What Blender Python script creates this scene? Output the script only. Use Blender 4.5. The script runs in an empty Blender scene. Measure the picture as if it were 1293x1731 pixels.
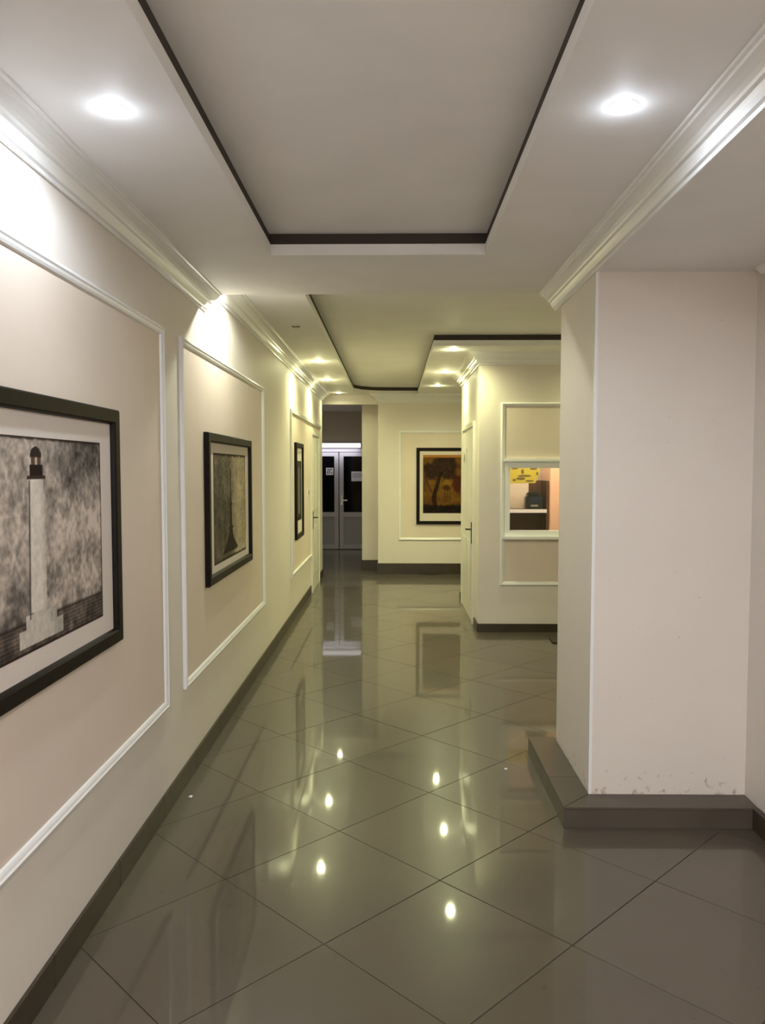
import bpy, bmesh, math, random
import numpy as np
from mathutils import Vector, Matrix

random.seed(7)
scn = bpy.context.scene
COL = scn.collection

# ------------------------------------------------------------------ camera
IW, IH, FPX, VPX, VPY, CAMH = 1293, 1731, 1340.0, 664.0, 792.0, 1.635
d = Vector((VPX - IW / 2, -(VPY - IH / 2), FPX)).normalized()
zc = Vector((0, d.z, -d.y)).normalized()
xc = d.cross(zc)
if xc.x < 0: xc = -xc
zc = xc.cross(d)
if zc.y < 0: zc = -zc
M = Matrix((xc, d, zc))                       # world = M @ cam (right, up, forward)
cam_data = bpy.data.cameras.new('camera')
cam_data.sensor_fit = 'VERTICAL'
cam_data.sensor_height = 36.0
cam_data.sensor_width = 36.0 * IW / IH
cam_data.lens = FPX / IH * 36.0
cam_data.clip_start = 0.05
cam = bpy.data.objects.new('camera', cam_data)
COL.objects.link(cam)
rot = Matrix((M.col[0], M.col[1], -M.col[2])).transposed()
cam.matrix_world = Matrix.Translation((0, 0, CAMH)) @ rot.to_4x4()
scn.camera = cam

# ------------------------------------------------------------------ world, exposure
w = bpy.data.worlds.new('night'); scn.world = w; w.use_nodes = True
w.node_tree.nodes['Background'].inputs[0].default_value = (0.02, 0.025, 0.04, 1)
w.node_tree.nodes['Background'].inputs[1].default_value = 0.3
scn.view_settings.view_transform = 'Standard'
scn.view_settings.look = 'None'
scn.view_settings.exposure = 0.42
scn.view_settings.gamma = 1.0
scn.view_settings.use_curve_mapping = False

COOL = (0.76, 0.86, 1.0)
WARMG = (0.97, 1.0, 0.54)
NEAR_W, FAR_W, BACK_W = 18.5, 47.0, 95.0
SPREAD = math.radians(172)

def lamp(name, kind, loc, power, col, size=0.04, rot=(0, 0, 0), **kw):
    l = bpy.data.lights.new(name, kind); l.energy = power; l.color = col
    if kind == 'SPOT':
        l.shadow_soft_size = size; l.spot_size = kw.get('spot', SPREAD); l.spot_blend = kw.get('blend', 0.7)
    elif kind == 'POINT': l.shadow_soft_size = size
    elif kind == 'AREA':
        l.shape = 'RECTANGLE'; l.size = kw['sx']; l.size_y = kw['sy']
    o = bpy.data.objects.new(name, l); o.location = loc; o.rotation_euler = rot
    COL.objects.link(o); return o

# ------------------------------------------------------------------ materials
def s2l(c):
    return tuple((x / 12.92 if x <= 0.04045 else ((x + 0.055) / 1.055) ** 2.4) for x in c)
def rgb(r, g, b): return s2l((r / 255, g / 255, b / 255))

def mat(name, col, rough=0.5, metal=0.0, var=0.0, scale=4.0, bump=0.0, bscale=60.0, spec=0.5, emit=None, estr=0.0, coat=0.0):
    m = bpy.data.materials.new(name); m.use_nodes = True
    nt = m.node_tree; b = nt.nodes['Principled BSDF']
    b.inputs['Base Color'].default_value = (*col, 1); b.inputs['Roughness'].default_value = rough
    b.inputs['Metallic'].default_value = metal; b.inputs['Specular IOR Level'].default_value = spec
    b.inputs['Coat Weight'].default_value = coat; b.inputs['Coat Roughness'].default_value = 0.05
    if emit: b.inputs['Emission Color'].default_value = (*emit, 1); b.inputs['Emission Strength'].default_value = estr
    if var or bump:
        tc = nt.nodes.new('ShaderNodeNewGeometry')
    if var:
        n = nt.nodes.new('ShaderNodeTexNoise'); n.inputs['Scale'].default_value = scale; n.inputs['Detail'].default_value = 6
        r = nt.nodes.new('ShaderNodeValToRGB')
        r.color_ramp.elements[0].position = 0.3; r.color_ramp.elements[1].position = 0.7
        r.color_ramp.elements[0].color = (*[c * (1 - var) for c in col], 1)
        r.color_ramp.elements[1].color = (*[min(1, c * (1 + var)) for c in col], 1)
        nt.links.new(tc.outputs['Position'], n.inputs['Vector']); nt.links.new(n.outputs['Fac'], r.inputs[0])
        nt.links.new(r.outputs[0], b.inputs['Base Color'])
    if bump:
        n2 = nt.nodes.new('ShaderNodeTexNoise'); n2.inputs['Scale'].default_value = bscale; n2.inputs['Detail'].default_value = 4
        bp = nt.nodes.new('ShaderNodeBump'); bp.inputs['Strength'].default_value = bump; bp.inputs['Distance'].default_value = 0.01
        nt.links.new(tc.outputs['Position'], n2.inputs['Vector']); nt.links.new(n2.outputs['Fac'], bp.inputs['Height'])
        nt.links.new(bp.outputs[0], b.inputs['Normal'])
    return m

M_wall = mat('cream_paint', (0.74, 0.675, 0.60), 0.45, var=0.02, scale=2.5, bump=0.06, bscale=35)
M_field = mat('beige_paint', (0.73, 0.62, 0.515), 0.5, var=0.03, scale=2.5, bump=0.06, bscale=35)
M_white = mat('white_gloss_paint', (0.84, 0.83, 0.81), 0.22)
M_ceil = mat('ceiling_paint', (0.84, 0.82, 0.80), 0.6, var=0.03, scale=3)
M_gap = mat('dark_brown_gap', (0.045, 0.035, 0.028), 0.8)  # gap faces coloured dark brown, much darker than the ceiling paint
M_black = mat('black_wood', (0.010, 0.007, 0.005), 0.45, var=0.2, scale=30, spec=0.12)
M_mat = mat('ivory_mat_board', (0.66, 0.58, 0.50), 0.8)
M_skirt = mat('brown_skirting_tile', (0.045, 0.033, 0.021), 0.35, var=0.12, scale=6, spec=0.35)
M_ledge = mat('taupe_ledge_tile', (0.085, 0.068, 0.050), 0.35, var=0.12, scale=6, spec=0.4)
M_grout = mat('dark_grout', (0.05, 0.04, 0.03), 0.9)
M_doorw = mat('door_white_enamel', (0.74, 0.71, 0.62), 0.35, bump=0.15, bscale=25)
M_upvc = mat('grey_white_plastic', (0.50, 0.50, 0.56), 0.35)
M_upvcp = mat('grey_plastic_panel', (0.36, 0.36, 0.41), 0.4)
M_dark = mat('dark_metal', (0.03, 0.03, 0.03), 0.4, metal=0.6)
M_chrome = mat('satin_metal', (0.6, 0.58, 0.55), 0.3, metal=1.0)
M_dglass = mat('night_dark_glass', (0.003, 0.003, 0.005), 0.06, spec=0.12)
M_paper = mat('white_paper', (0.75, 0.75, 0.8), 0.7)
M_ink = mat('grey_print', (0.12, 0.12, 0.16), 0.7)
M_brownw = mat('brown_cabinet_wood', (0.09, 0.045, 0.02), 0.5, var=0.2, scale=8)
M_peach = mat('peach_laminate', (0.85, 0.55, 0.35), 0.5)
M_pale = mat('pale_board', (0.75, 0.66, 0.50), 0.6)
M_yellow = mat('yellow_print', (0.46, 0.39, 0.04), 0.5)
M_olive = mat('dark_olive_print', (0.12, 0.09, 0.02), 0.6)
M_device = mat('black_plastic', (0.012, 0.015, 0.022), 0.3)
M_matt = mat('brown_doormat', (0.05, 0.035, 0.022), 0.95, bump=0.6, bscale=300)
M_wallv = M_wall

def tile_mat():
    m = bpy.data.materials.new('polished_taupe_tile'); m.use_nodes = True
    nt = m.node_tree; b = nt.nodes['Principled BSDF']
    g = nt.nodes.new('ShaderNodeNewGeometry')
    oi = nt.nodes.new('ShaderNodeObjectInfo')
    n = nt.nodes.new('ShaderNodeTexNoise'); n.inputs['Scale'].default_value = 2.0; n.inputs['Detail'].default_value = 4
    r = nt.nodes.new('ShaderNodeValToRGB'); r.color_ramp.elements[0].position = 0.3; r.color_ramp.elements[1].position = 0.75
    r.color_ramp.elements[0].color = (0.086, 0.069, 0.050, 1); r.color_ramp.elements[1].color = (0.096, 0.078, 0.057, 1)
    nt.links.new(g.outputs['Position'], n.inputs['Vector']); nt.links.new(n.outputs['Fac'], r.inputs[0])
    hs = nt.nodes.new('ShaderNodeHueSaturation')
    mr = nt.nodes.new('ShaderNodeMapRange'); mr.inputs['To Min'].default_value = 0.95; mr.inputs['To Max'].default_value = 1.05
    nt.links.new(oi.outputs['Random'], mr.inputs['Value']); nt.links.new(mr.outputs[0], hs.inputs['Value'])
    # scattered dark scuffs
    sp = nt.nodes.new('ShaderNodeTexNoise'); sp.inputs['Scale'].default_value = 22; sp.inputs['Detail'].default_value = 2
    sr = nt.nodes.new('ShaderNodeValToRGB'); sr.color_ramp.elements[0].position = 0.70; sr.color_ramp.elements[1].position = 0.78
    sr.color_ramp.elements[0].color = (1, 1, 1, 1); sr.color_ramp.elements[1].color = (0.75, 0.75, 0.75, 1)
    nt.links.new(g.outputs['Position'], sp.inputs['Vector']); nt.links.new(sp.outputs['Fac'], sr.inputs[0])
    mx = nt.nodes.new('ShaderNodeMix'); mx.data_type = 'RGBA'; mx.blend_type = 'MULTIPLY'; mx.inputs[0].default_value = 1
    nt.links.new(r.outputs[0], hs.inputs['Color']); nt.links.new(hs.outputs[0], mx.inputs[6]); nt.links.new(sr.outputs[0], mx.inputs[7])
    nt.links.new(mx.outputs[2], b.inputs['Base Color'])
    rn = nt.nodes.new('ShaderNodeTexNoise'); rn.inputs['Scale'].default_value = 5; rn.inputs['Detail'].default_value = 5
    rr = nt.nodes.new('ShaderNodeMapRange'); rr.inputs['To Min'].default_value = 0.26; rr.inputs['To Max'].default_value = 0.32
    nt.links.new(g.outputs['Position'], rn.inputs['Vector']); nt.links.new(rn.outputs['Fac'], rr.inputs['Value'])
    nt.links.new(rr.outputs[0], b.inputs['Roughness'])
    b.inputs['IOR'].default_value = 1.5; b.inputs['Coat Weight'].default_value = 0.65; b.inputs['Specular IOR Level'].default_value = 0.2; b.inputs['Coat Roughness'].default_value = 0.035
    return m
M_tile = tile_mat()

def stained_wall():
    """cream plaster with scuffs and damp marks near the foot of the pier"""
    m = M_wall.copy(); m.name = 'scuffed_cream_paint'; nt = m.node_tree; b = nt.nodes['Principled BSDF']
    src = b.inputs['Base Color'].links[0].from_socket
    g = nt.nodes.new('ShaderNodeNewGeometry'); sx = nt.nodes.new('ShaderNodeSeparateXYZ')
    nt.links.new(g.outputs['Position'], sx.inputs[0])
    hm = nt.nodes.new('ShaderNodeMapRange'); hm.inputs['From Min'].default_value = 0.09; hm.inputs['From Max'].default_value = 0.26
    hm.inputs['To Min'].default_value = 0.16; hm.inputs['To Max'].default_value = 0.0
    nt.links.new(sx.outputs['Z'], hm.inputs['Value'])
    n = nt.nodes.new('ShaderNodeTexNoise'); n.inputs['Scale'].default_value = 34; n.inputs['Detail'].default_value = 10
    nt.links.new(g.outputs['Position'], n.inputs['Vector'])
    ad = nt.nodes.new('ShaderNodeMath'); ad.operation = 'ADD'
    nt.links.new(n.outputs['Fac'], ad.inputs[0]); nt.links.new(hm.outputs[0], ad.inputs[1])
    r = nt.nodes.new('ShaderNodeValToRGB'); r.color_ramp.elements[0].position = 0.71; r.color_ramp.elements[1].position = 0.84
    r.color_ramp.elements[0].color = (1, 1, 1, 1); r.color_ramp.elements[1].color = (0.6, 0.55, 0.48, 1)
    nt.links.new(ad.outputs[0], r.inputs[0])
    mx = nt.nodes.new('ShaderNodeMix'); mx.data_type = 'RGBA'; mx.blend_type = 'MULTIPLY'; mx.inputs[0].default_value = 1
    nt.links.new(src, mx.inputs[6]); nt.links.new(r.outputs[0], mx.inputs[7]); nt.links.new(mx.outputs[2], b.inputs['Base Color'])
    return m
M_pier = stained_wall()

def glass_mat():
    m = bpy.data.materials.new('clear_window_glass'); m.use_nodes = True; nt = m.node_tree
    nt.nodes.clear()
    o = nt.nodes.new('ShaderNodeOutputMaterial'); t = nt.nodes.new('ShaderNodeBsdfTransparent'); g = nt.nodes.new('ShaderNodeBsdfGlossy')
    g.inputs['Roughness'].default_value = 0.02; t.inputs[0].default_value = (0.96, 0.97, 0.96, 1)
    f = nt.nodes.new('ShaderNodeFresnel'); f.inputs[0].default_value = 1.45; mx = nt.nodes.new('ShaderNodeMixShader')
    nt.links.new(f.outputs[0], mx.inputs[0]); nt.links.new(t.outputs[0], mx.inputs[1]); nt.links.new(g.outputs[0], mx.inputs[2])
    nt.links.new(mx.outputs[0], o.inputs[0]); return m
M_glass = glass_mat()

def emis(name, col, s):
    m = bpy.data.materials.new(name); m.use_nodes = True; nt = m.node_tree; nt.nodes.clear()
    o = nt.nodes.new('ShaderNodeOutputMaterial'); e = nt.nodes.new('ShaderNodeEmission'); e.inputs[0].default_value = (*col, 1); e.inputs[1].default_value = s
    nt.links.new(e.outputs[0], o.inputs[0]); return m
M_ecool = emis('cool_led', (0.95, 0.97, 1.0), 30)
M_ewarm = emis('warm_led', (1.0, 0.95, 0.7), 30)
M_etube = emis('tube_light', (1.0, 0.93, 0.95), 1.15)

# ------------------------------------------------------------------ helpers
def link(name, me, m=None, parent=None):
    o = bpy.data.objects.new(name, me); COL.objects.link(o)
    if m is not None and not me.materials: me.materials.append(m)
    if parent: o.parent = parent
    return o
def bm_box(bm, x0, x1, y0, y1, z0, z1):
    v = [bm.verts.new(p) for p in ((x0,y0,z0),(x1,y0,z0),(x1,y1,z0),(x0,y1,z0),(x0,y0,z1),(x1,y0,z1),(x1,y1,z1),(x0,y1,z1))]
    for f in ((0,3,2,1),(4,5,6,7),(0,1,5,4),(1,2,6,5),(2,3,7,6),(3,0,4,7)): bm.faces.new([v[i] for i in f])
def box(name, b, m, parent=None, bevel=0.0, kind=None):
    bm = bmesh.new(); bm_box(bm, *b)
    if bevel:
        bmesh.ops.bevel(bm, geom=bm.edges[:], offset=bevel, segments=2, affect='EDGES', clamp_overlap=True)
    me = bpy.data.meshes.new(name); bm.to_mesh(me); bm.free()
    o = link(name, me, m, parent)
    if kind: o['kind'] = kind
    return o
def boxes(name, bl, m, parent=None, kind=None):
    bm = bmesh.new()
    for b in bl: bm_box(bm, *b)
    me = bpy.data.meshes.new(name); bm.to_mesh(me); bm.free()
    o = link(name, me, m, parent)
    if kind: o['kind'] = kind
    return o
def prism(name, pts, z0, z1, m, parent=None, kind=None, bevel=0):
    bm = bmesh.new(); n = len(pts)
    a = [bm.verts.new((p[0], p[1], z0)) for p in pts]; b = [bm.verts.new((p[0], p[1], z1)) for p in pts]
    bm.faces.new(a[::-1]); bm.faces.new(b)
    for i in range(n): bm.faces.new((a[i], a[(i+1)%n], b[(i+1)%n], b[i]))
    bmesh.ops.recalc_face_normals(bm, faces=bm.faces)
    if bevel: bmesh.ops.bevel(bm, geom=bm.edges[:], offset=bevel, segments=1, affect='EDGES', clamp_overlap=True)
    me = bpy.data.meshes.new(name); bm.to_mesh(me); bm.free()
    o = link(name, me, m, parent)
    if kind: o['kind'] = kind
    return o
def mesh_from(name, vs, fs, m, parent=None, kind=None, smooth=False):
    me = bpy.data.meshes.new(name); me.from_pydata([tuple(v) for v in vs], [], fs); me.update()
    bm = bmesh.new(); bm.from_mesh(me); bmesh.ops.recalc_face_normals(bm, faces=bm.faces); bm.to_mesh(me); bm.free()
    if smooth:
        for p in me.polygons: p.use_smooth = True
    o = link(name, me, m, parent)
    if kind: o['kind'] = kind
    return o
def lathe(name, prof, m, parent=None, seg=32, axis='Z', loc=(0,0,0)):
    """prof = [(r, h)] closed end caps; axis of revolution"""
    vs, fs = [], []
    for r, h in prof:
        for k in range(seg):
            a = 2 * math.pi * k / seg; c, s = r * math.cos(a), r * math.sin(a)
            p = {'Z': (c, s, h), 'X': (h, c, s), 'Y': (c, h, s)}[axis]
            vs.append((p[0] + loc[0], p[1] + loc[1], p[2] + loc[2]))
    n = len(prof)
    for i in range(n - 1):
        for k in range(seg):
            fs.append((i*seg+k, i*seg+(k+1)%seg, (i+1)*seg+(k+1)%seg, (i+1)*seg+k))
    fs.append(tuple(range(seg))[::-1]); fs.append(tuple((n-1)*seg+k for k in range(seg)))
    return mesh_from(name, vs, fs, m, parent)

def path_offsets(path, side):
    """mitred unit offset vectors; side=+1 offsets to the left of travel"""
    out = []; n = len(path); dirs = [ (Vector(path[i+1]) - Vector(path[i])).normalized() for i in range(n-1)]
    for i in range(n):
        a = dirs[max(0, i-1)]; b = dirs[min(n-2, i)]
        na = Vector((-a.y, a.x)) * side; nb = Vector((-b.y, b.x)) * side
        mm = (na + nb).normalized(); out.append(mm / max(0.3, mm.dot(na)))
    return out
def sweep(name, path, side, prof, m, kind=None, parent=None):
    """prof = [(out, z)] closed polygon swept along path in plan"""
    off = path_offsets(path, side); vs, fs = [], []; k = len(prof)
    for p, o in zip(path, off):
        for u, z in prof: vs.append((p[0] + o.x*u, p[1] + o.y*u, z))
    for i in range(len(path)-1):
        for j in range(k):
            fs.append((i*k+j, i*k+(j+1)%k, (i+1)*k+(j+1)%k, (i+1)*k+j))
    fs.append(tuple(range(k))); fs.append(tuple((len(path)-1)*k+j for j in range(k)))
    return mesh_from(name, vs, fs, m, parent, kind)
def cornice_prof(zt, D):
    s = D / 0.10
    P = [(0,-.10),(.010,-.10),(.012,-.088),(.022,-.084),(.030,-.070),(.036,-.056),(.046,-.052),(.050,-.044),(.060,-.034),(.074,-.024),(.086,-.018),(.088,-.010),(.098,-.008),(.10,0),(0,0)]
    return [(u*s, zt + z*s) for u, z in P]

def tag(o, label, cat, group=None):
    o['label'] = label; o['category'] = cat
    if group: o['group'] = group
    return o
def empty(name, loc=(0,0,0)):
    o = bpy.data.objects.new(name, None); o.location = loc; o.empty_display_size = 0.1; COL.objects.link(o); return o
def adopt(root):
    """children were built in world coordinates: keep them there"""
    bpy.context.view_layer.update()
    for c in root.children: c.matrix_parent_inverse = root.matrix_world.inverted()

# ------------------------------------------------------------------ main dimensions
XL = -1.075; XR = 1.663; XP = 0.929; YP0, YP1 = 3.689, 4.444
Z1, Z2, ZB = 2.628, 2.770, 2.532
YE = 4.575; YW = 7.889; XW = 0.856; YWB = 9.95; YPW = 12.261; YLE = 12.07; YD = 15.94
YB = -3.0; XF = 3.4; XLL = -3.2; ZT = 3.0

# ------------------------------------------------------------------ floor of diagonal tiles
floor = box('floor', (XLL-.2, XF+.2, YB-.2, YD+.2, -0.12, -0.004), M_grout, kind='structure')
PITCH = 0.604; GAP = 0.003; TH = math.radians(-44.7); O = Vector((0.1885, 3.071))
u = Vector((math.cos(TH), math.sin(TH))); v = Vector((-math.sin(TH), math.cos(TH)))
hs = PITCH/2 - GAP/2
tb = bmesh.new(); bm_box(tb, -hs, hs, -hs, hs, -0.012, 0.0)
bmesh.ops.bevel(tb, geom=[e for e in tb.edges if all(vv.co.z > -0.001 for vv in e.verts)], offset=0.0012, segments=1, affect='EDGES')
tile_me = bpy.data.meshes.new('tile'); tb.to_mesh(tile_me); tb.free(); tile_me.materials.append(M_tile)
def clip_left(pts, X, keep_right=True):
    out = []
    for i in range(len(pts)):
        a, b = pts[i], pts[(i+1) % len(pts)]
        ia, ib = (a[0] >= X) == keep_right, (b[0] >= X) == keep_right
        if ia: out.append(a)
        if ia != ib:
            t = (X - a[0]) / (b[0] - a[0]); out.append((X, a[1] + t*(b[1]-a[1])))
    return out
def in_open(x, y):
    if y < -1.6: return False
    if y < 4.0: return -1.5 < x < 2.1
    if y < 8.3: return -1.5 < x < 3.4
    if y < 9.9: return -1.5 < x < 1.25
    if y < 12.3: return -1.5 < x < 2.6
    return -2.9 < x < -0.1 + 0.3*(y < 12.9) and y < 16.2
ntile = 0
for i in range(-26, 30):
    for j in range(-26, 30):
        c = O + u * PITCH * (i + .5) + v * PITCH * (j + .5)
        if not in_open(c.x, c.y): continue
        corners = [c + u*sx*hs + v*sy*hs for sx, sy in ((-1,-1),(1,-1),(1,1),(-1,1))]
        xs = [p.x for p in corners]
        lim = XL if c.y < YLE - .25 else XLL
        dz = random.uniform(-0.0006, 0.0)
        if min(xs) >= lim - 0.002:
            t = link('tile', tile_me, None, floor); t.location = (c.x, c.y, dz); t.rotation_euler = (random.uniform(-.0006,.0006), random.uniform(-.0006,.0006), TH)
        else:
            pts = clip_left([(p.x, p.y) for p in corners], lim)
            if len(pts) < 3: continue
            prism('tile', pts, -0.012, dz, M_tile, floor)
        ntile += 1

# ------------------------------------------------------------------ walls
wl = box('wall_left', (XL-.2, XL, YB, YLE, 0, ZT), M_wall, kind='structure')
box('wall_back', (XL-.2, XR+.2, YB-.15, YB, 0, ZT), M_wall, kind='structure')
box('wall_right', (XR, XR+.2, YB, YP0, 0, ZT), M_wall, kind='structure')
pier = box('wall_pillar', (XP, XF, YP0, YP1, 0, ZT), M_pier, bevel=0.004, kind='structure')
box('corner_bead', (XP-.0025, XP+.012, YP0-.0025, YP0+.012, 0.0965, ZB), M_white, pier)
box('wall_lobby', (XF, XF+.15, YP1, YPW+.15, 0, ZT), M_wall, kind='structure')
# ticket booth wall with its window opening
WX0, WX1, WZ0, WZ1 = 1.112, 2.06, 0.965, 1.715
boxes('wall_booth', [(XW, WX0, YW, YW+.14, 0, ZT), (WX1, XF, YW, YW+.14, 0, ZT), (WX0, WX1, YW, YW+.14, 0, WZ0), (WX0, WX1, YW, YW+.14, WZ1, ZT),
      ], M_wall, kind='structure')
box('wall_passage', (XW, XW+.12, YW+.14, YWB, 0, ZT), M_wall, kind='structure')
box('wall_booth_rear', (XW+.12, XF, YWB-.14, YWB, 0, ZT), M_wall, kind='structure')
# picture wall with a splayed end, and the hall behind it
prism('wall_end', [(-.228, YPW), (XF+.15, YPW), (XF+.15, YPW+.44), (-.228, YPW+.44)], 0, ZT, M_wall, kind='structure')
box('wall_setback', (-.494, -.10, YPW+.44, YPW+.60, 0, ZT), M_wall, kind='structure')
box('wall_beam', (XLL, -.228, YPW+.05, YPW+.25, 2.625, ZT), M_wall, kind='structure')
box('wall_vestibule_right', (-.30, -.10, YPW+.60, YD, 0, ZT), M_wall, kind='structure')
box('wall_vestibule_left', (XLL-.15, XLL, YLE-.2, YD, 0, ZT), M_wall, kind='structure')
box('wall_vestibule_near', (XLL, XL-.2, YLE-.2, YLE, 0, ZT), M_wall, kind='structure')
DX0, DX1, DZ = -1.93, -0.32, 2.04
boxes('wall_vestibule_end', [(XLL-.15, DX0, YD, YD+.15, 0, ZT), (DX1, -.10, YD, YD+.15, 0, ZT), (DX0, DX1, YD, YD+.15, 2.15, ZT)], M_wall, kind='structure')

# ------------------------------------------------------------------ ceilings: upper boards, dropped soffits with lips and shadow gaps
ceiling = boxes('ceiling', [(-.75, .62, .1, 3.95, Z1+.10, ZT+.05)], M_ceil, kind='structure')
boxes('ceiling', [(XL-.2, XF+.15, YE, YD+.15, Z2+.10, ZT+.05), (XLL-.15, XL-.2, YLE-.2, YD+.15, Z2+.10, ZT+.05)], M_ceil, kind='structure')
R1 = (-.570, .428, .30, 3.750)
G = 0.008
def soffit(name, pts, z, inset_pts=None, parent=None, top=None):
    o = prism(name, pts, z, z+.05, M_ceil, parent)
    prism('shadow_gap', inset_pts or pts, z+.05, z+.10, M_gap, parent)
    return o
def rect(x0, x1, y0, y1): return [(x0,y0),(x1,y0),(x1,y1),(x0,y1)]
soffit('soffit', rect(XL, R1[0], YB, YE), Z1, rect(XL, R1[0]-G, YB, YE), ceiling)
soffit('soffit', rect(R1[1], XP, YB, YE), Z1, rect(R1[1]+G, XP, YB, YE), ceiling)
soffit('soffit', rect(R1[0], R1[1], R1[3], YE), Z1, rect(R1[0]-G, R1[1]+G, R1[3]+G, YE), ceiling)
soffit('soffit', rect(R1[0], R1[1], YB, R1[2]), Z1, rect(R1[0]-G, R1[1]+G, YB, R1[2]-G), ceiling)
boxes('ceiling_cover', [(XL, -.75, YB, YE, Z1+.10, ZT), (.62, XP, YB, YE, Z1+.10, ZT), (-.75, .62, YB, .1, Z1+.10, ZT), (-.75, .62, 3.95, YE, Z1+.10, ZT)], M_ceil, ceiling)
box('downstand_face', (XL, XP, YE-.001, YE+.010, Z1, Z2+.12), M_ceil, ceiling)
c3 = box('ceiling', (XP, XR, YB, YP0, ZB, ZT), M_ceil, kind='structure')
X2L, X2R, Y2F = -.575, .376, 7.415
cc = bpy.data.objects['ceiling.001']
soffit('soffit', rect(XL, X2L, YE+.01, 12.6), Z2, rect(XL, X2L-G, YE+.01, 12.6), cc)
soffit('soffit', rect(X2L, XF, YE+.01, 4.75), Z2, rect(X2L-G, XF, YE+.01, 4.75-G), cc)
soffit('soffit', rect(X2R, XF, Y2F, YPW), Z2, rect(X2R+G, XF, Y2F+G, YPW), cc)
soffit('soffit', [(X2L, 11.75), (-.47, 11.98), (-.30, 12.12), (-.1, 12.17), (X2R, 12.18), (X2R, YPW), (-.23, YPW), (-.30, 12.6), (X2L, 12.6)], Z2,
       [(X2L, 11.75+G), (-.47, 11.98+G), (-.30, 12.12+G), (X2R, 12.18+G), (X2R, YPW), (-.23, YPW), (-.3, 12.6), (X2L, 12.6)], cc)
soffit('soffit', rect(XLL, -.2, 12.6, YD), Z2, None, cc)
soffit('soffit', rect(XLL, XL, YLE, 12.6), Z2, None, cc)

# cornices
sweep('trim_1', [(XL, YB), (XL, YE)], -1, cornice_prof(Z1, .10), M_white, 'structure')
sweep('trim_2', [(XP, YE), (XP, YB)], -1, cornice_prof(Z1, .10), M_white, 'structure')
sweep('trim_3', [(XL, YE+.012), (XL, YLE), (XLL, YLE)], -1, cornice_prof(Z2, .11), M_white, 'structure')
sweep('trim_4', [(XF, YW), (XW, YW), (XW, YWB), (XF, YWB)], 1, cornice_prof(Z2, .115), M_white, 'structure')
sweep('trim_5', [(XF, YPW), (-.228, YPW), (-.228, YPW+.05)], 1, cornice_prof(Z2, .13), M_white, 'structure')
sweep('trim_6', [(XF, YP1), (XP, YP1)], -1, cornice_prof(Z2, .10), M_white, 'structure')
sweep('trim_7', [(XR, YB), (XR, YP0-.08)], 1, [(0, ZB-.035), (.022, ZB-.03), (.045, ZB-.010), (.045, ZB), (0, ZB)], M_white, 'structure')

# ------------------------------------------------------------------ skirtings made of tiles
def skirting(name, path, side, h=0.105, t=0.012, piece=0.6, gap=0.003, m=M_skirt, back=0.0):
    root = sweep(name, path, side, [(0, 0), (t*.7, 0), (t*.7, h-.003), (0, h-.003)], M_grout, 'structure')
    off = path_offsets(path, side)
    for i in range(len(path)-1):
        a, b = Vector(path[i]), Vector(path[i+1]); L = (b-a).length; dr = (b-a)/L
        nrm = Vector((-dr.y, dr.x))*side
        n = max(1, math.ceil(L/piece - .15)); p = 0.0
        for k in range(n):
            q = L if k == n-1 else min(L, p+piece)
            A0 = a + dr*(p + (gap/2 if k else 0)); B0 = a + dr*(q - (gap/2 if k < n-1 else 0))
            A1 = A0 + nrm*t; B1 = B0 + nrm*t
            if k == 0: A1 = a + off[i]*t
            if k == n-1: B1 = b + off[i+1]*t
            prism('skirting_tile', [tuple(A0), tuple(B0), tuple(B1), tuple(A1)], 0.0, h, m, root, bevel=0.001)
            p = q
    return root
skirting('baseboard_left', [(XL, -1.2), (XL, 10.30)], -1)
skirting('baseboard_left_far', [(XL, 11.36), (XL, YLE), (-1.9, YLE)], -1)
skirting('baseboard_right', [(XR, -1.2), (XR, YP0-.15)], 1, h=.096, t=.03)
skirting('baseboard_booth', [(2.9, YW), (XW, YW), (XW, 8.22)], 1, h=.082, t=.014)
skirting('baseboard_passage', [(XW, 9.62), (XW, YWB), (2.4, YWB)], 1, h=.082, t=.014)
skirting('baseboard_end', [(2.6, YPW), (-.228, YPW), (-.228, YPW+.44), (-.494, YPW+.44), (-.494, YPW+.60)], 1, h=.165, t=.02)
# wide plinth ledge round the pillar
plinth = boxes('baseboard_pillar', [(XP-.145, XR-.01, YP0-.145, YP0, 0, .090), (XP-.145, XP, YP0, YP1+.04, 0, .090)], M_grout, kind='structure')
PX, PY, H = XP-.15, YP0-.15, .096
g = .0015
# front faces (risers) and mitred tops (treads)
for x0, x1 in ((PX, 1.66),):
    box('skirting_tile', (x0, x1, PY, PY+.011, 0, H-.0105), M_ledge, plinth, bevel=.0008)
for y0, y1 in ((PY+.012, 3.90), (3.903, YP1+.045)):
    box('skirting_tile', (PX, PX+.011, y0, y1, 0, H-.0105), M_ledge, plinth, bevel=.0008)
prism('skirting_tile', [(PX, PY), (1.66, PY), (XR, YP0), (XP+g, YP0)], H-.01, H, M_ledge, plinth, bevel=.0008)
prism('skirting_tile', [(PX, PY+g*2), (XP-g, YP0+g), (XP-g, 3.90), (PX, 3.90)], H-.01, H, M_ledge, plinth, bevel=.0008)
prism('skirting_tile', [(PX, 3.903), (XP-g, 3.903), (XP-g, YP1+.045), (PX, YP1+.045)], H-.01, H, M_ledge, plinth, bevel=.0008)

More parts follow.
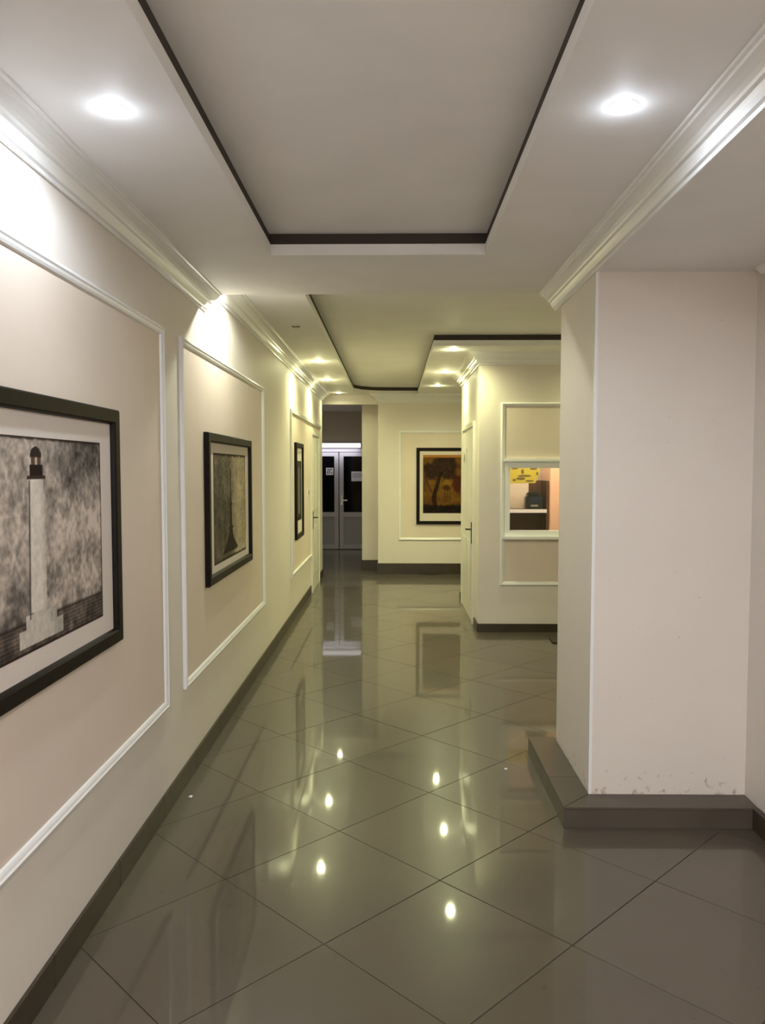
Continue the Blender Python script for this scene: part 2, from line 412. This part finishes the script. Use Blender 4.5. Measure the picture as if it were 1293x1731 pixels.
# ------------------------------------------------------------------ frames built in a wall plane
class Plane:
    """a: along the wall, z: up, n: out of the wall"""
    def __init__(s, org, ax, nrm): s.o, s.a, s.n = Vector(org), Vector(ax), Vector(nrm)
    def p(s, a, z, n): return tuple(s.o + s.a*a + s.n*n + Vector((0,0,z)))
LEFT = Plane((XL,0,0), (0,1,0), (1,0,0))
BOOTH = Plane((0,YW,0), (1,0,0), (0,-1,0))
PASS = Plane((XW,0,0), (0,1,0), (-1,0,0))
END = Plane((0,YPW,0), (1,0,0), (0,-1,0))
DOORP = Plane((0,YD,0), (1,0,0), (0,-1,0))
def pbox(name, pl, a0, a1, z0, z1, n0, n1, m, parent=None, bevel=0.0):
    bm = bmesh.new()
    c = [pl.p(a,z,n) for z in (z0,z1) for a,n in ((a0,n0),(a1,n0),(a1,n1),(a0,n1))]
    vv = [bm.verts.new(x) for x in c]
    for f in ((0,3,2,1),(4,5,6,7),(0,1,5,4),(1,2,6,5),(2,3,7,6),(3,0,4,7)): bm.faces.new([vv[i] for i in f])
    bmesh.ops.recalc_face_normals(bm, faces=bm.faces)
    if bevel: bmesh.ops.bevel(bm, geom=bm.edges[:], offset=bevel, segments=2, affect='EDGES', clamp_overlap=True)
    me = bpy.data.meshes.new(name); bm.to_mesh(me); bm.free()
    return link(name, me, m, parent)
def mitred(name, pl, a0, a1, z0, z1, prof, m, parent, n0=0.0):
    """four mitred bars; prof = [(inward, out)]"""
    cor = [(a0,z0,1,1),(a1,z0,-1,1),(a1,z1,-1,-1),(a0,z1,1,-1)]
    res = []
    for i in range(4):
        A, B = cor[i], cor[(i+1)%4]; vs = []
        for c in (A, B):
            for w_, n_ in prof: vs.append(pl.p(c[0]+c[2]*w_, c[1]+c[3]*w_, n0+n_))
        k = len(prof); fs = [(j, (j+1)%k, k+(j+1)%k, k+j) for j in range(k)] + [tuple(range(k)), tuple(range(k, 2*k))]
        res.append(mesh_from(name, vs, fs, m, parent))
    return res
MOULD = [(0,0),(0,.012),(.006,.018),(.014,.020),(.020,.016),(.028,.014),(.036,.010),(.040,.004),(.040,0)]
def panel(n, pl, a0, a1, z0, z1, holes=None):
    if holes is None:
        f = pbox('trim_%d' % n, pl, a0+.02, a1-.02, z0+.02, z1-.02, 0, .003, M_field)
    else:
        f = boxes('trim_%d' % n, holes, M_field)
    f['kind'] = 'structure'
    mitred('moulding', pl, a0, a1, z0, z1, MOULD, M_white, f)
    return f
panel(8, LEFT, 1.12, 3.70, .500, 2.290)
panel(9, LEFT, 4.005, 6.535, .500, 2.300)
# third panel: its top rail runs on above the door, its lower rail stops at the door
D3a, D3b, DH = 10.36, 11.30, 2.07
f3 = boxes('trim_10', [(XL, XL+.003, 8.33, D3a-.06, .50, 2.24), (XL, XL+.003, D3a-.06, 11.70, DH+.06, 2.24)], M_field, kind='structure')
pbox('moulding', LEFT, 8.30, 8.34, .475, 2.26, 0, .02, M_white, f3, .003)
pbox('moulding', LEFT, 8.34, D3a-.06, .475, .515, 0, .02, M_white, f3, .003)
pbox('moulding', LEFT, 8.34, 11.74, 2.22, 2.26, 0, .02, M_white, f3, .003)
# booth panel runs round the window
fb = boxes('trim_11', [(1.09, WX0, YW-.003, YW, .49, 2.26), (WX1, 2.08, YW-.003, YW, .49, 2.26), (WX0, WX1, YW-.003, YW, .49, WZ0), (WX0, WX1, YW-.003, YW, WZ1, 2.26)], M_field, kind='structure')
mitred('moulding', BOOTH, 1.068, 2.104, .468, 2.285, MOULD, M_white, fb)
panel(12, END, .088, 1.43, .526, 2.212)

# ------------------------------------------------------------------ prints: vertex coloured sheets
def vnoise(x, y, seed):
    rs = np.random.RandomState(seed); T = rs.rand(64, 64)
    xi, yi = np.floor(x).astype(int), np.floor(y).astype(int); fx, fy = x-xi, y-yi
    fx, fy = fx*fx*(3-2*fx), fy*fy*(3-2*fy)
    g = lambda i, j: T[i % 64, j % 64]
    return (g(xi,yi)*(1-fx)+g(xi+1,yi)*fx)*(1-fy) + (g(xi,yi+1)*(1-fx)+g(xi+1,yi+1)*fx)*fy
def fbm(x, y, seed, octv=5):
    s, a, t = 0, .5, 0
    for k in range(octv): s = s + a*vnoise(x*2**k, y*2**k, seed+k); t += a; a *= .55
    return s/t
def sm(a, b, x): t = np.clip((x-a)/(b-a), 0, 1); return t*t*(3-2*t)
def mix(c, col, k): return c*(1-k[...,None]) + np.array(col)*k[...,None]
M_print = bpy.data.materials.new('printed_picture'); M_print.use_nodes = True
_nt = M_print.node_tree; _a = _nt.nodes.new('ShaderNodeVertexColor'); _a.layer_name = 'print'
_nt.links.new(_a.outputs[0], _nt.nodes['Principled BSDF'].inputs['Base Color']); _nt.nodes['Principled BSDF'].inputs['Roughness'].default_value = .75; _nt.nodes['Principled BSDF'].inputs['Specular IOR Level'].default_value = .15
def sheet(name, pl, a0, a1, z0, z1, n, paint, parent, step=.0045):
    nx, nz = int((a1-a0)/step)+1, int((z1-z0)/step)+1
    A, Z = np.meshgrid(np.linspace(a0,a1,nx), np.linspace(z0,z1,nz), indexing='ij')
    col = np.clip(paint(A, Z), 0, 255)/255
    lin = np.where(col <= .04045, col/12.92, ((col+.055)/1.055)**2.4).reshape(-1,3)
    vs = [pl.p(a, z, n) for a, z in zip(A.ravel(), Z.ravel())]
    idx = np.arange(nx*nz).reshape(nx,nz)
    q = np.stack([idx[:-1,:-1], idx[1:,:-1], idx[1:,1:], idx[:-1,1:]], -1).reshape(-1,4)
    me = bpy.data.meshes.new(name); me.from_pydata(vs, [], q.tolist())
    at = me.color_attributes.new('print', 'FLOAT_COLOR', 'POINT')
    at.data.foreach_set('color', np.concatenate([lin, np.ones((len(lin),1))], 1).ravel())
    return link(name, me, M_print, parent)

def edge_mask(A, Z, a0, a1, z0, z1, seed, w=.008, amp=.008):
    n = (fbm(A*40, Z*40, seed, 3)-.5)*amp
    dd = np.minimum(np.minimum(A-a0, a1-A), np.minimum(Z-z0, z1-Z)) + n
    return 1 - sm(w*.5, w*1.4, dd)

def paint_lighthouse(A, Z):
    a0, a1, z0, z1 = I1
    n = fbm(A*9, Z*11, 3); n2 = fbm(A*60, Z*60, 9, 3); n3 = fbm(A*26, Z*20, 21, 4)
    t = (Z-z0)/(z1-z0)
    base = 150 + (n-.5)*115 + (n3-.5)*95 + (n2-.5)*90 - 22*np.exp(-((A-2.2)/.12)**2)*(Z < 1.5)
    base = base - 55*sm(.62, 1.0, t)*(sm(2.35, 2.75, A)) - 35*(1-sm(0.0,.30,t))*(1-sm(2.2,2.5,A))
    base = base + 30*np.exp(-((t-.55)/.15)**2)
    base = np.clip((base-125)*1.0+128, 40, 205)
    c = np.stack([base*1.02, base*.94, base*.86], -1)
    # ground wall / sea band rising in the foreground
    line = 1.185
    band = (1-sm(line-.004, line+.004, Z))
    tone = 62 + (n3-.5)*110 + (n2-.5)*50 + 40*np.abs(np.sin(Z*260))
    c = mix(c, (0,0,0), band*0) ; c = np.where(band[...,None] > .5, np.stack([tone, tone*.88, tone*.78], -1), c)
    c = mix(c, (40,32,26), np.exp(-((Z-line)/.005)**2)*.8)
    # white stepped base
    cx = 2.350
    for hw, zz0, zz1 in ((.150, 1.115, 1.165), (.105, 1.16, 1.205), (.055, 1.20, 1.235)):
        k = (np.abs(A-cx-.02) < hw) & (Z > zz0) & (Z < zz1)
        sh = 196 + (n2-.5)*40 - 25*(A > cx+.02+hw*.55)
        c = np.where(k[...,None], np.stack([sh, sh*.95, sh*.88], -1), c)
    # tower
    tw = .058 - .012*((Z-1.2)/.4)
    k = (np.abs(A-cx) < tw) & (Z > 1.21) & (Z < 1.607)
    sh = 214 + (n2-.5)*40 - 50*sm(-.8, -1.0, (A-cx)/tw) - 22*sm(.3, 1, (A-cx)/tw)
    c = np.where(k[...,None], np.stack([sh, sh*.95, sh*.88], -1), c)
    c = mix(c, (45,36,30), np.exp(-((A-(cx-tw))/.004)**2)*((Z > 1.19) & (Z < 1.6))*.8)
    # gallery and lantern
    k = (np.abs(A-cx) < .062) & (Z > 1.603) & (Z < 1.613); c = np.where(k[...,None], np.array((60,45,38)), c)
    k = (np.abs(A-cx) < .043) & (Z >= 1.613) & (Z < 1.645); c = np.where(k[...,None], np.array((38,26,22)), c)
    k = (np.abs(A-cx) < .032) & (Z >= 1.645) & (Z < 1.672); c = np.where(k[...,None], np.array((92,72,60)) , c)
    k = (np.abs(A-cx) < .007) & (Z >= 1.645) & (Z < 1.672); c = np.where(k[...,None], np.array((190,175,150)) , c)
    k = (((A-cx)/.038)**2 + ((Z-1.672)/.028)**2 < 1) & (Z >= 1.67); c = np.where(k[...,None], np.array((48,38,33)), c)
    return mix(c, (44,32,24), edge_mask(A, Z, a0, a1, z0, z1, 5)*.9)

def paint_tower(A, Z):
    a0, a1, z0, z1 = I2
    n = fbm(A*8, Z*8, 33); n2 = fbm(A*30, Z*60, 41, 4); t = (A-a0)/(a1-a0); q = (Z-z0)/(z1-z0)
    base = 92 + (n-.5)*70 + (n2-.5)*60 + 75*sm(.42, .72, t)
    c = np.stack([base*1.02, base*.93, base*.74], -1)
    cx = .5*(a0+a1) - .01
    hw = .012 + .010*(q < .62) + .018*(1-sm(.30, .62, q)) + .045*(1-sm(.12, .34, q)) + .19*(1-sm(.0, .26, q))**1.3
    k = (np.abs(A-cx) < hw*(1+.25*(n2-.5))) & (q < .86) & (q > .06)
    c = np.where(k[...,None], np.stack([44+50*(n2-.5), 34+44*(n2-.5), 22+34*(n2-.5)], -1), c)
    k = (np.abs(A-cx) < .05) & (np.abs(q-.52) < .012); c = np.where(k[...,None], np.array((46,36,22)), c)
    k = (np.abs(A-cx) < .085) & (np.abs(q-.29) < .012); c = np.where(k[...,None], np.array((46,36,22)), c)
    c = mix(c, (190,178,150), (1-sm(.05,.10,q))*sm(.60,.72,t)*(.5+n2*.5))
    return mix(c, (40,32,20), edge_mask(A, Z, a0, a1, z0, z1, 55, .014, .02)*.9)

def paint_column(A, Z):
    a0, a1, z0, z1 = I3
    n = fbm(A*9, Z*9, 63); n2 = fbm(A*50, Z*50, 71, 3); t = (A-a0)/(a1-a0); q = (Z-z0)/(z1-z0)
    base = 62 + (n-.5)*50 + (n2-.5)*30
    c = np.stack([base, base*.95, base*.78], -1)
    hw = .10 + .05*(1-q)
    k = sm(hw+.03, hw-.01, np.abs(t-.5))*(q > .1)*(q < .88)
    c = mix(c, (128,122,104), k*(.55+.35*n2))
    c = mix(c, (30,24,18), ((q < .12)*1.0)*.7)
    return mix(c, (28,22,16), edge_mask(A, Z, a0, a1, z0, z1, 75))

def paint_savanna(A, Z):
    a0, a1, z0, z1 = I4
    n = fbm(A*12, Z*12, 83); n2 = fbm(A*45, Z*45, 91, 3); t = (A-a0)/(a1-a0); q = (Z-z0)/(z1-z0)
    c = np.stack([112+70*(n-.5)+30*np.exp(-((t-.52)/.3)**2-((q-.55)/.25)**2), 84+60*(n-.5)+32*np.exp(-((t-.52)/.3)**2-((q-.55)/.25)**2), 34+30*(n-.5)], -1)
    c = mix(c, (196,150,84), sm(.945,.965,q)*1.0)                       # pale band along the top
    # crown of the tree
    cr = np.maximum(sm(.34, .20, np.hypot((t-.55)*.8, (q-.80)*1.3) + (n-.5)*.22), sm(.24, .12, np.hypot((t-.22), (q-.74)*1.2) + (n-.5)*.2))
    c = mix(c, (34,22,20), cr*(q < .95)*(.65+.35*n2))
    c = mix(c, (96,70,62), cr*(n2 > .58)*.5*(q < .95))
    # leaning trunk
    tx = .30 + .16*sm(.35, .70, q) + .02*np.sin(q*18)
    c = mix(c, (36,20,12), (np.abs(t-tx) < .035+.03*(1-q))*(q < .72)*(q > .08)*.85)
    tx2 = .16 + .10*np.sin(q*7)
    c = mix(c, (60,30,16), (np.abs(t-tx2) < .02)*(q < .7)*(q > .35)*.7)
    # small red-brown bushes and stems on the right
    c = mix(c, (74,28,16), sm(.20,.10, np.hypot(t-.88, (q-.50)*1.2)+(n-.5)*.2)*.8)
    c = mix(c, (60,32,14), sm(.10,.05, np.hypot((t-.60)*.8, (q-.44)*1.4)+(n-.5)*.06)*.8)
    for s in (.56,.62,.69): c = mix(c, (58,38,12), (np.abs(t-s-.01*np.sin(q*30)) < .008)*(q < .44)*(q > .18)*.7)
    # dark ground
    c = mix(c, (22,14,14), sm(.17,.10, q + (n-.5)*.08))
    c = mix(c, (70,52,60), sm(.12,.10,q)*(n2 > .6)*.5)
    return mix(c*np.array((.84,.74,.66)), (60,40,16), edge_mask(A, Z, a0, a1, z0, z1, 95, .008, .01)*(q < .94))

FR = [(0,0),(0,.024),(.006,.030),(.046,.030),(.052,.024),(.055,.014),(.055,0)]
def picture(pl, a0, a1, z0, z1, img, paint, label, printlabel, step=.0045, fw=.055):
    c = pl.p((a0+a1)/2, z0, 0); root = empty('framed_picture', c)
    s = fw/.055; pf = [(x*s, y) for x, y in FR]
    mitred('frame', pl, a0, a1, z0, z1, pf, M_black, root, .003)
    pbox('backing_board', pl, a0+.01, a1-.01, z0+.01, z1-.01, .0035, .008, M_black, root)
    pbox('mat_board', pl, a0+fw-.004, a1-fw+.004, z0+fw-.004, z1-fw+.004, .0085, .012, M_mat, root)
    p = sheet('print', pl, *img, .0128, paint, root, step); p['label'] = printlabel
    adopt(root); tag(root, label, 'picture', 'framed pictures on the corridor walls')
    return root
I1 = (1.79, 2.868, 1.095, 1.728)
I2 = (4.685, 5.690, 1.055, 1.728)
I3 = (8.73, 9.20, 1.05, 1.72)
I4 = (.466, 1.072, .945, 1.845)
picture(LEFT, 1.68, 3.030, .972, 1.856, I1, paint_lighthouse, 'large black-framed sepia picture of a white lighthouse, nearest on the left wall', 'sepia print of a white lighthouse under clouds', .0036)
picture(LEFT, 4.490, 5.868, .955, 1.842, I2, paint_tower, 'black-framed brown picture of a dark tower with wide foot, second along the left wall', 'brown print of a dark lattice-like tower', .006)
picture(LEFT, 8.62, 9.300, .852, 1.920, I3, paint_column, 'narrow black-framed dark picture with deep white mat, farthest along the left wall', 'dark print with a pale upright shape', .01)
picture(END, .364, 1.176, .775, 1.954, I4, paint_savanna, 'black-framed golden brown picture of a tree, on the end wall beside the passage', 'golden brown print of a leaning tree', .008, .05)

# ------------------------------------------------------------------ doors
def lever(name, pl, a, z, n, dirn, m, parent, plate=(.035, .16)):
    h = pbox(name, pl, a-plate[0]/2, a+plate[0]/2, z-plate[1]*.7, z+plate[1]*.35, n, n+.008, m, parent, .003)
    # neck and lever arm as a bent tube
    pts = [Vector(pl.p(a, z, n+.006)), Vector(pl.p(a, z, n+.045)), Vector(pl.p(a+dirn*.03, z, n+.055)), Vector(pl.p(a+dirn*.12, z-.008, n+.052))]
    cu = bpy.data.curves.new('lever', 'CURVE'); cu.dimensions = '3D'; cu.bevel_depth = .009; cu.bevel_resolution = 3; cu.use_fill_caps = True
    sp = cu.splines.new('POLY'); sp.points.add(3)
    for i, p in enumerate(pts): sp.points[i].co = (*p, 1)
    o = bpy.data.objects.new('tmp', cu); COL.objects.link(o)
    me = bpy.data.meshes.new_from_object(o.evaluated_get(bpy.context.evaluated_depsgraph_get())); bpy.data.objects.remove(o)
    me.materials.clear(); link('lever', me, m, h)
    return h
def flush_door(name, pl, a0, a1, ztop, handle_a, hdir, label):
    root = pbox(name, pl, a0, a1, .004, ztop, 0, .018, M_doorw); root['kind'] = 'structure'; root['label'] = label
    # architrave: two jambs and a head
    for x0, x1, z0_, z1_ in ((a0-.06, a0-.004, 0, ztop+.06), (a1+.004, a1+.06, 0, ztop+.06), (a0-.004, a1+.004, ztop+.004, ztop+.06)):
        pbox('architrave', pl, x0, x1, z0_, z1_, 0, .028, M_doorw, root, .004)
    wd = a1-a0
    for z0_, z1_ in ((.22, .86), (1.08, 1.86)):
        for s0, s1 in ((.12, .47), (.53, .88)):
            b = pbox('door_panel', pl, a0+wd*s0, a0+wd*s1, z0_, z1_, .018, .026, M_doorw, root, .006)
    lever('door_handle', pl, handle_a, .99, .018, hdir, M_dark, root, (.04, .22))
    return root
flush_door('door_3', LEFT, D3a, D3b, DH, 10.44, 1, 'white door at the far end of the left wall')
flush_door('door_2', PASS, 8.30, 9.54, DH, 8.42, 1, 'white door in the short side wall of the booth')
tag(pbox('door_plate', PASS, 9.18, 9.26, 1.705, 1.80, .018, .026, M_dark, None, .002), 'small black plate high on the white door beside the booth', 'plate')
sw = pbox('light_switch', LEFT, 9.96, 10.04, 1.28, 1.38, .0, .012, M_white, None, .003)
pbox('rocker', LEFT, 9.985, 10.015, 1.305, 1.355, .012, .017, M_dark, sw, .001)
tag(sw, 'small wall switch on the left wall before the far white door', 'switch')

# double glazed doors at the far end
d1 = boxes('door_1', [(DX0, DX0+.05, YD+.0, YD+.10, 0, DZ), (DX1-.05, DX1, YD+.0, YD+.10, 0, DZ), (DX0+.05, DX1-.05, YD+.0, YD+.10, DZ-.07, DZ)], M_upvc, kind='structure')
d1['label'] = 'pair of grey-framed glazed doors with dark glass'
mid = -1.085
for a0, a1, hx, hd in ((DX0+.055, mid-.008, mid-.055, -1), (mid+.008, DX1-.055, mid+.055, 1)):
    y0, y1 = YD+.02, YD+.07; st = .085
    leaf = boxes('leaf', [(a0, a0+st, y0, y1, .01, DZ-.075), (a1-st, a1, y0, y1, .01, DZ-.075), (a0+st, a1-st, y0, y1, DZ-.16, DZ-.075),
                          (a0+st, a1-st, y0, y1, .66, .755), (a0+st, a1-st, y0, y1, .01, .10)], M_upvc, d1)
    box('pane', (a0+st, a1-st, y0+.022, y0+.030, .755, DZ-.16), M_dglass, leaf)
    box('panel', (a0+st, a1-st, y0+.012, y0+.035, .10, .66), M_upvcp, leaf, bevel=.003)
    if hd == 1:
        pl = Plane((0, y0, 0), (1,0,0), (0,-1,0))
        hb = pbox('handle', pl, hx-.016, hx+.016, .90, 1.10, 0, .012, M_chrome, leaf, .003)
box('handle', (mid+.05, mid+.17, YD-.035, YD-.018, .985, 1.01), M_chrome, leaf, bevel=.004)
boxes('handle', [(mid+.052, mid+.068, YD-.02, YD+.01, .985, 1.01)], M_chrome, leaf)
tag(box('night_backdrop', (XLL, .2, YD+.9, YD+1.0, 0, ZT), mat('near_black_backdrop', (.01,.01,.012), .9)), 'near-black backdrop outside, behind the dark glass doors', 'wall')  # near-black backdrop; the night outside is put into its colour
bpy.data.objects['night_backdrop'].name = 'outdoor_backdrop'
lb = box('strip_light', (DX0+.02, -.632, YD-.07, YD, 2.045, 2.145), M_upvc, bevel=.005)
box('diffuser', (DX0+.03, -.642, YD-.078, YD-.070, 2.052, 2.140), M_etube, lb)
tag(lb, 'long white strip light above the dark glass double doors', 'lamp')
lamp('strip_glow', 'AREA', ((DX0-.64)/2, YD-.12, 2.03), 2.2, (1.0, .95, 1.0), rot=(math.radians(15), 0, 0), sx=1.2, sy=.06)

# notices taped on the glass
n1 = box('paper_notice', (-1.345, -1.200, YD+.0405, YD+.0415, 1.505, 1.648), M_paper)
boxes('printed_symbol', [(-1.325, -1.285, YD+.0398, YD+.0405, 1.60, 1.63), (-1.265, -1.225, YD+.0398, YD+.0405, 1.60, 1.63), (-1.325, -1.30, YD+.0398, YD+.0405, 1.53, 1.585),
      (-1.285, -1.265, YD+.0398, YD+.0405, 1.53, 1.61), (-1.245, -1.22, YD+.0398, YD+.0405, 1.53, 1.57)], M_ink, n1)
tag(n1, 'small square white notice on the left dark glass pane', 'notice')
n2 = box('paper_notice', (-.835, -.545, YD+.0405, YD+.0415, 1.380, 1.575), M_paper)
boxes('printed_lines', [(-.815, -.565, YD+.0398, YD+.0405, z, z+.008) for z in (1.53, 1.505, 1.48)] + [(-.815, -.63, YD+.0398, YD+.0405, 1.455, 1.463)], M_ink, n2)
tag(n2, 'wide white paper notice on the right dark glass pane', 'notice')

# ------------------------------------------------------------------ booth window and what stands behind it
win = boxes('window_1', [(WX0, WX0+.05, YW-.008, YW+.10, WZ0, WZ1), (WX1-.05, WX1, YW-.008, YW+.10, WZ0, WZ1), (WX0+.05, WX1-.05, YW-.008, YW+.10, WZ1-.075, WZ1),
                         (WX0+.05, WX1-.05, YW-.008, YW+.10, WZ0, WZ0+.05)], M_white, kind='structure')
win['label'] = 'white-framed service window'
box('pane', (WX0+.05, WX1-.05, YW+.045, YW+.049, WZ0+.05, WZ1-.075), M_glass, win)
box('sill', (WX0-.01, WX1+.01, YW-.06, YW-.003, WZ0-.032, WZ0), M_white, win, bevel=.004)
box('head_board', (WX0-.01, WX1+.01, YW-.035, YW-.003, WZ1-.012, WZ1+.018), M_white, win, bevel=.003)
# shelf unit
su = empty('shelf_unit', (1.42, 8.9, 0))
box('side_panel', (1.10, 1.125, 8.74, 9.08, 0, 1.50), M_brownw, su, bevel=.002)
box('side_panel', (1.692, 1.715, 8.74, 9.08, 0, 1.50), M_brownw, su, bevel=.002)
box('back_panel', (1.125, 1.692, 9.07, 9.08, 0, 1.50), M_brownw, su)
s_ = box('shelf', (1.125, 1.692, 8.735, 9.07, 1.150, 1.185), M_brownw, su, bevel=.002)
box('edge_strip', (1.125, 1.692, 8.725, 8.735, 1.148, 1.187), M_white, s_)
box('shelf', (1.125, 1.692, 8.74, 9.07, .70, .73), M_brownw, su, bevel=.002)
box('shelf', (1.125, 1.692, 8.74, 9.07, .25, .28), M_brownw, su, bevel=.002)
adopt(su); tag(su, 'dark brown open shelf unit with a white-edged shelf behind the service window', 'shelf')
# pale sheet and yellow poster
ps = box('poster', (1.10, 1.520, 8.90, 8.906, 1.187, 1.47), M_pale)
tag(ps, 'pale cream board standing on the shelf behind the service window', 'board')
ps.name = 'pale_board'
yp = mesh_from('yellow_poster', [(1.10,8.715,1.475),(1.56,8.715,1.475),(1.60,8.715,1.56),(1.615,8.715,1.66),(1.10,8.715,1.66),
                                 (1.10,8.721,1.475),(1.56,8.721,1.475),(1.60,8.721,1.56),(1.615,8.721,1.66),(1.10,8.721,1.66)],
               [(0,1,2,3,4),(9,8,7,6,5),(0,5,6,1),(1,6,7,2),(2,7,8,3),(3,8,9,4),(4,9,5,0)], M_yellow)
def blot(cx, cz, rx, rz, n=14):
    return [(cx+rx*math.cos(2*math.pi*k/n)*(1+.12*math.sin(3*k)), 8.7135, cz+rz*math.sin(2*math.pi*k/n)) for k in range(n)]
vs, fs = [], []
for b_ in ((1.335,1.637,.035,.012),(1.42,1.60,.015,.028),(1.54,1.632,.04,.012),(1.44,1.555,.075,.012),(1.40,1.525,.05,.014),(1.50,1.50,.045,.009),(1.33,1.51,.02,.01),(1.58,1.58,.012,.02)):
    s0 = len(vs); vs += blot(*b_); fs.append(tuple(range(s0, len(vs))))
mesh_from('printed_marks', vs, fs, M_olive, yp)
tag(yp, 'yellow poster with dark markings hanging behind the service window', 'poster')
# black device on the shelf
dv = empty('desktop_machine', (1.56, 8.85, 1.185))
box('body', (1.475, 1.660, 8.78, 8.96, 1.185, 1.33), M_device, dv, bevel=.012)
box('hood', (1.495, 1.640, 8.80, 8.96, 1.33, 1.372), M_device, dv, bevel=.012)
box('front_panel', (1.515, 1.620, 8.774, 8.780, 1.255, 1.325), mat('dark_blue_panel', (.015,.025,.045), .25), dv, bevel=.002)
lbx = box('output_slot', (1.525, 1.605, 8.772, 8.781, 1.215, 1.235), M_chrome, dv, bevel=.002)
adopt(dv); tag(dv, 'black desktop machine standing on the white-edged shelf', 'machine')
bg = lathe('dark_bundle', [(.07,0),(.10,.02),(.095,.06),(.05,.10),(.015,.115)], M_device, None, 20, 'Z', (1.49, 8.86, .73))
tag(bg, 'dark rounded bundle on the lower shelf behind the service window', 'bundle')
cp = empty('tall_cupboard', (2.0, 8.85, 0))
box('carcass', (1.722, 2.60, 8.72, 9.20, 0, 2.0), M_peach, cp, bevel=.002)
for x0, x1 in ((1.725, 2.155), (2.165, 2.597)): box('cupboard_door', (x0, x1, 8.70, 8.72, .06, 1.99), M_peach, cp, bevel=.002)
box('pull_handle', (2.12, 2.132, 8.675, 8.70, 1.0, 1.14), M_chrome, cp)
adopt(cp); tag(cp, 'tall peach-coloured cupboard at the right behind the service window', 'cupboard')
lamp('booth_light', 'AREA', (1.65, 8.32, 2.6), 24, (1.0, .84, .66), sx=.9, sy=.3)

# doormat behind the pillar
mt = box('doormat', (0, .9, -.12, .12, 0, .012), M_matt, bevel=.004)
mt.location = (1.50, 7.48, 0); mt.rotation_euler = (0, 0, math.radians(-3))
tag(mt, 'dark brown doormat on the tiles below the service window', 'doormat')

# ------------------------------------------------------------------ recessed downlights
def downlight(x, y, z, on, cool, label, power, r=.036):
    root = empty('downlight', (x, y, z))
    me = lathe('trim_ring', [(r*.98, .012), (r*.98, .001), (r*1.0, -.001), (r*1.06, -.0015), (r*1.10, -.001), (r*1.10, .0)], M_white, None)
    me.parent = root
    if on:
        b = lathe('lens', [(r*.97, .004), (r*.97, -.003), (r*.8, -.006), (r*.4, -.0085), (r*.05, -.009)], M_ecool if cool else M_ewarm, None); b.parent = root
        lamp('downlight_beam', 'SPOT', (x, y, z-.022), power, COOL if cool else WARMG, .03, spot=math.radians(179 if cool else 166), blend=.5 if cool else .85)
        lamp('downlight_glow', 'POINT', (x, y, z-.05), power*(.014 if cool else .020), COOL if cool else WARMG, .02)
    else:
        b = lathe('lens', [(r*.97, .006), (r*.97, .001), (r*.05, -.001)], M_dark, None); b.parent = root
    tag(root, label, 'lamp', 'recessed ceiling downlights')
    return root
downlight(-.773, 2.24, Z1, True, True, 'lit white downlight at upper left, beside the nearer ceiling recess', NEAR_W)
downlight(.632, 2.24, Z1, True, True, 'lit white downlight at upper right, beside the nearer ceiling recess', NEAR_W)
for y in (.30, -1.65):
    for x in (-.773, .632):
        lamp('downlight_beam', 'SPOT', (x, y, Z1-.022), NEAR_W, COOL, .03, spot=math.radians(179), blend=.5)
lamp('downlight_beam', 'SPOT', (-.785, 4.76, Z2-.015), FAR_W*.9, (.97, 1.0, .88), .012, spot=math.radians(168), blend=.3)
downlight(-.777, 6.41, Z2, False, False, 'dark unlit downlight in the left soffit, before the lit ones', 0)
downlight(-.792, 8.48, Z2, True, False, 'lit downlight in the left soffit beyond the unlit one, nearest of three', FAR_W)
downlight(-.842, 10.22, Z2, True, False, 'lit downlight in the left soffit above the far white door, middle of three', FAR_W)
downlight(-.81, 11.95, Z2, True, False, 'lit downlight at the end of the left soffit, farthest of three', FAR_W*.38)
downlight(.575, 7.66, Z2, True, False, 'lit downlight over the booth corner, nearest and brightest of the right row', FAR_W)
downlight(.620, 9.43, Z2, True, False, 'lit downlight over the booth side door, middle of the right row', FAR_W)
downlight(.616, 10.97, Z2, True, False, 'lit downlight beyond the booth corner, farthest of the right row', FAR_W)
# rear fill, then the lobby right of the pillar with the same fittings
lamp('rear_fill', 'AREA', (.3, -1.7, 2.60), BACK_W, (.98, .93, .92), sx=.9, sy=.9)  # unseen lamp added behind the camera to brighten the pillar front
for x, y in ((2.4, 7.66), (2.4, 5.0), (2.2, 10.9)):
    lamp('downlight_beam', 'SPOT', (x, y, Z2-.02), FAR_W*.7, WARMG, .03)

lamp('vestibule_fill', 'SPOT', (-2.5, 14.2, Z2-.02), 14, (1.0, .88, .55), .03)  # unseen lamp added here to lift the dark wall around the doors
# tiny white specks on the tiles
tag(mesh_from('white_speck', [(-1.018,3.85,.0012),(-1.000,3.845,.0012),(-.996,3.86,.006),(-1.014,3.868,.003),(-1.008,3.855,.009)], [(0,1,2,3),(0,1,4),(1,2,4),(2,3,4),(3,0,4)], M_paper), 'tiny white speck on the tiles near the left skirting', 'speck')
tag(mesh_from('white_speck', [(.607,4.235,.0012),(.622,4.232,.0012),(.625,4.245,.005),(.610,4.252,.003),(.615,4.242,.008)], [(0,1,2,3),(0,1,4),(1,2,4),(2,3,4),(3,0,4)], M_paper), 'tiny white speck on the tiles left of the pillar ledge', 'speck')
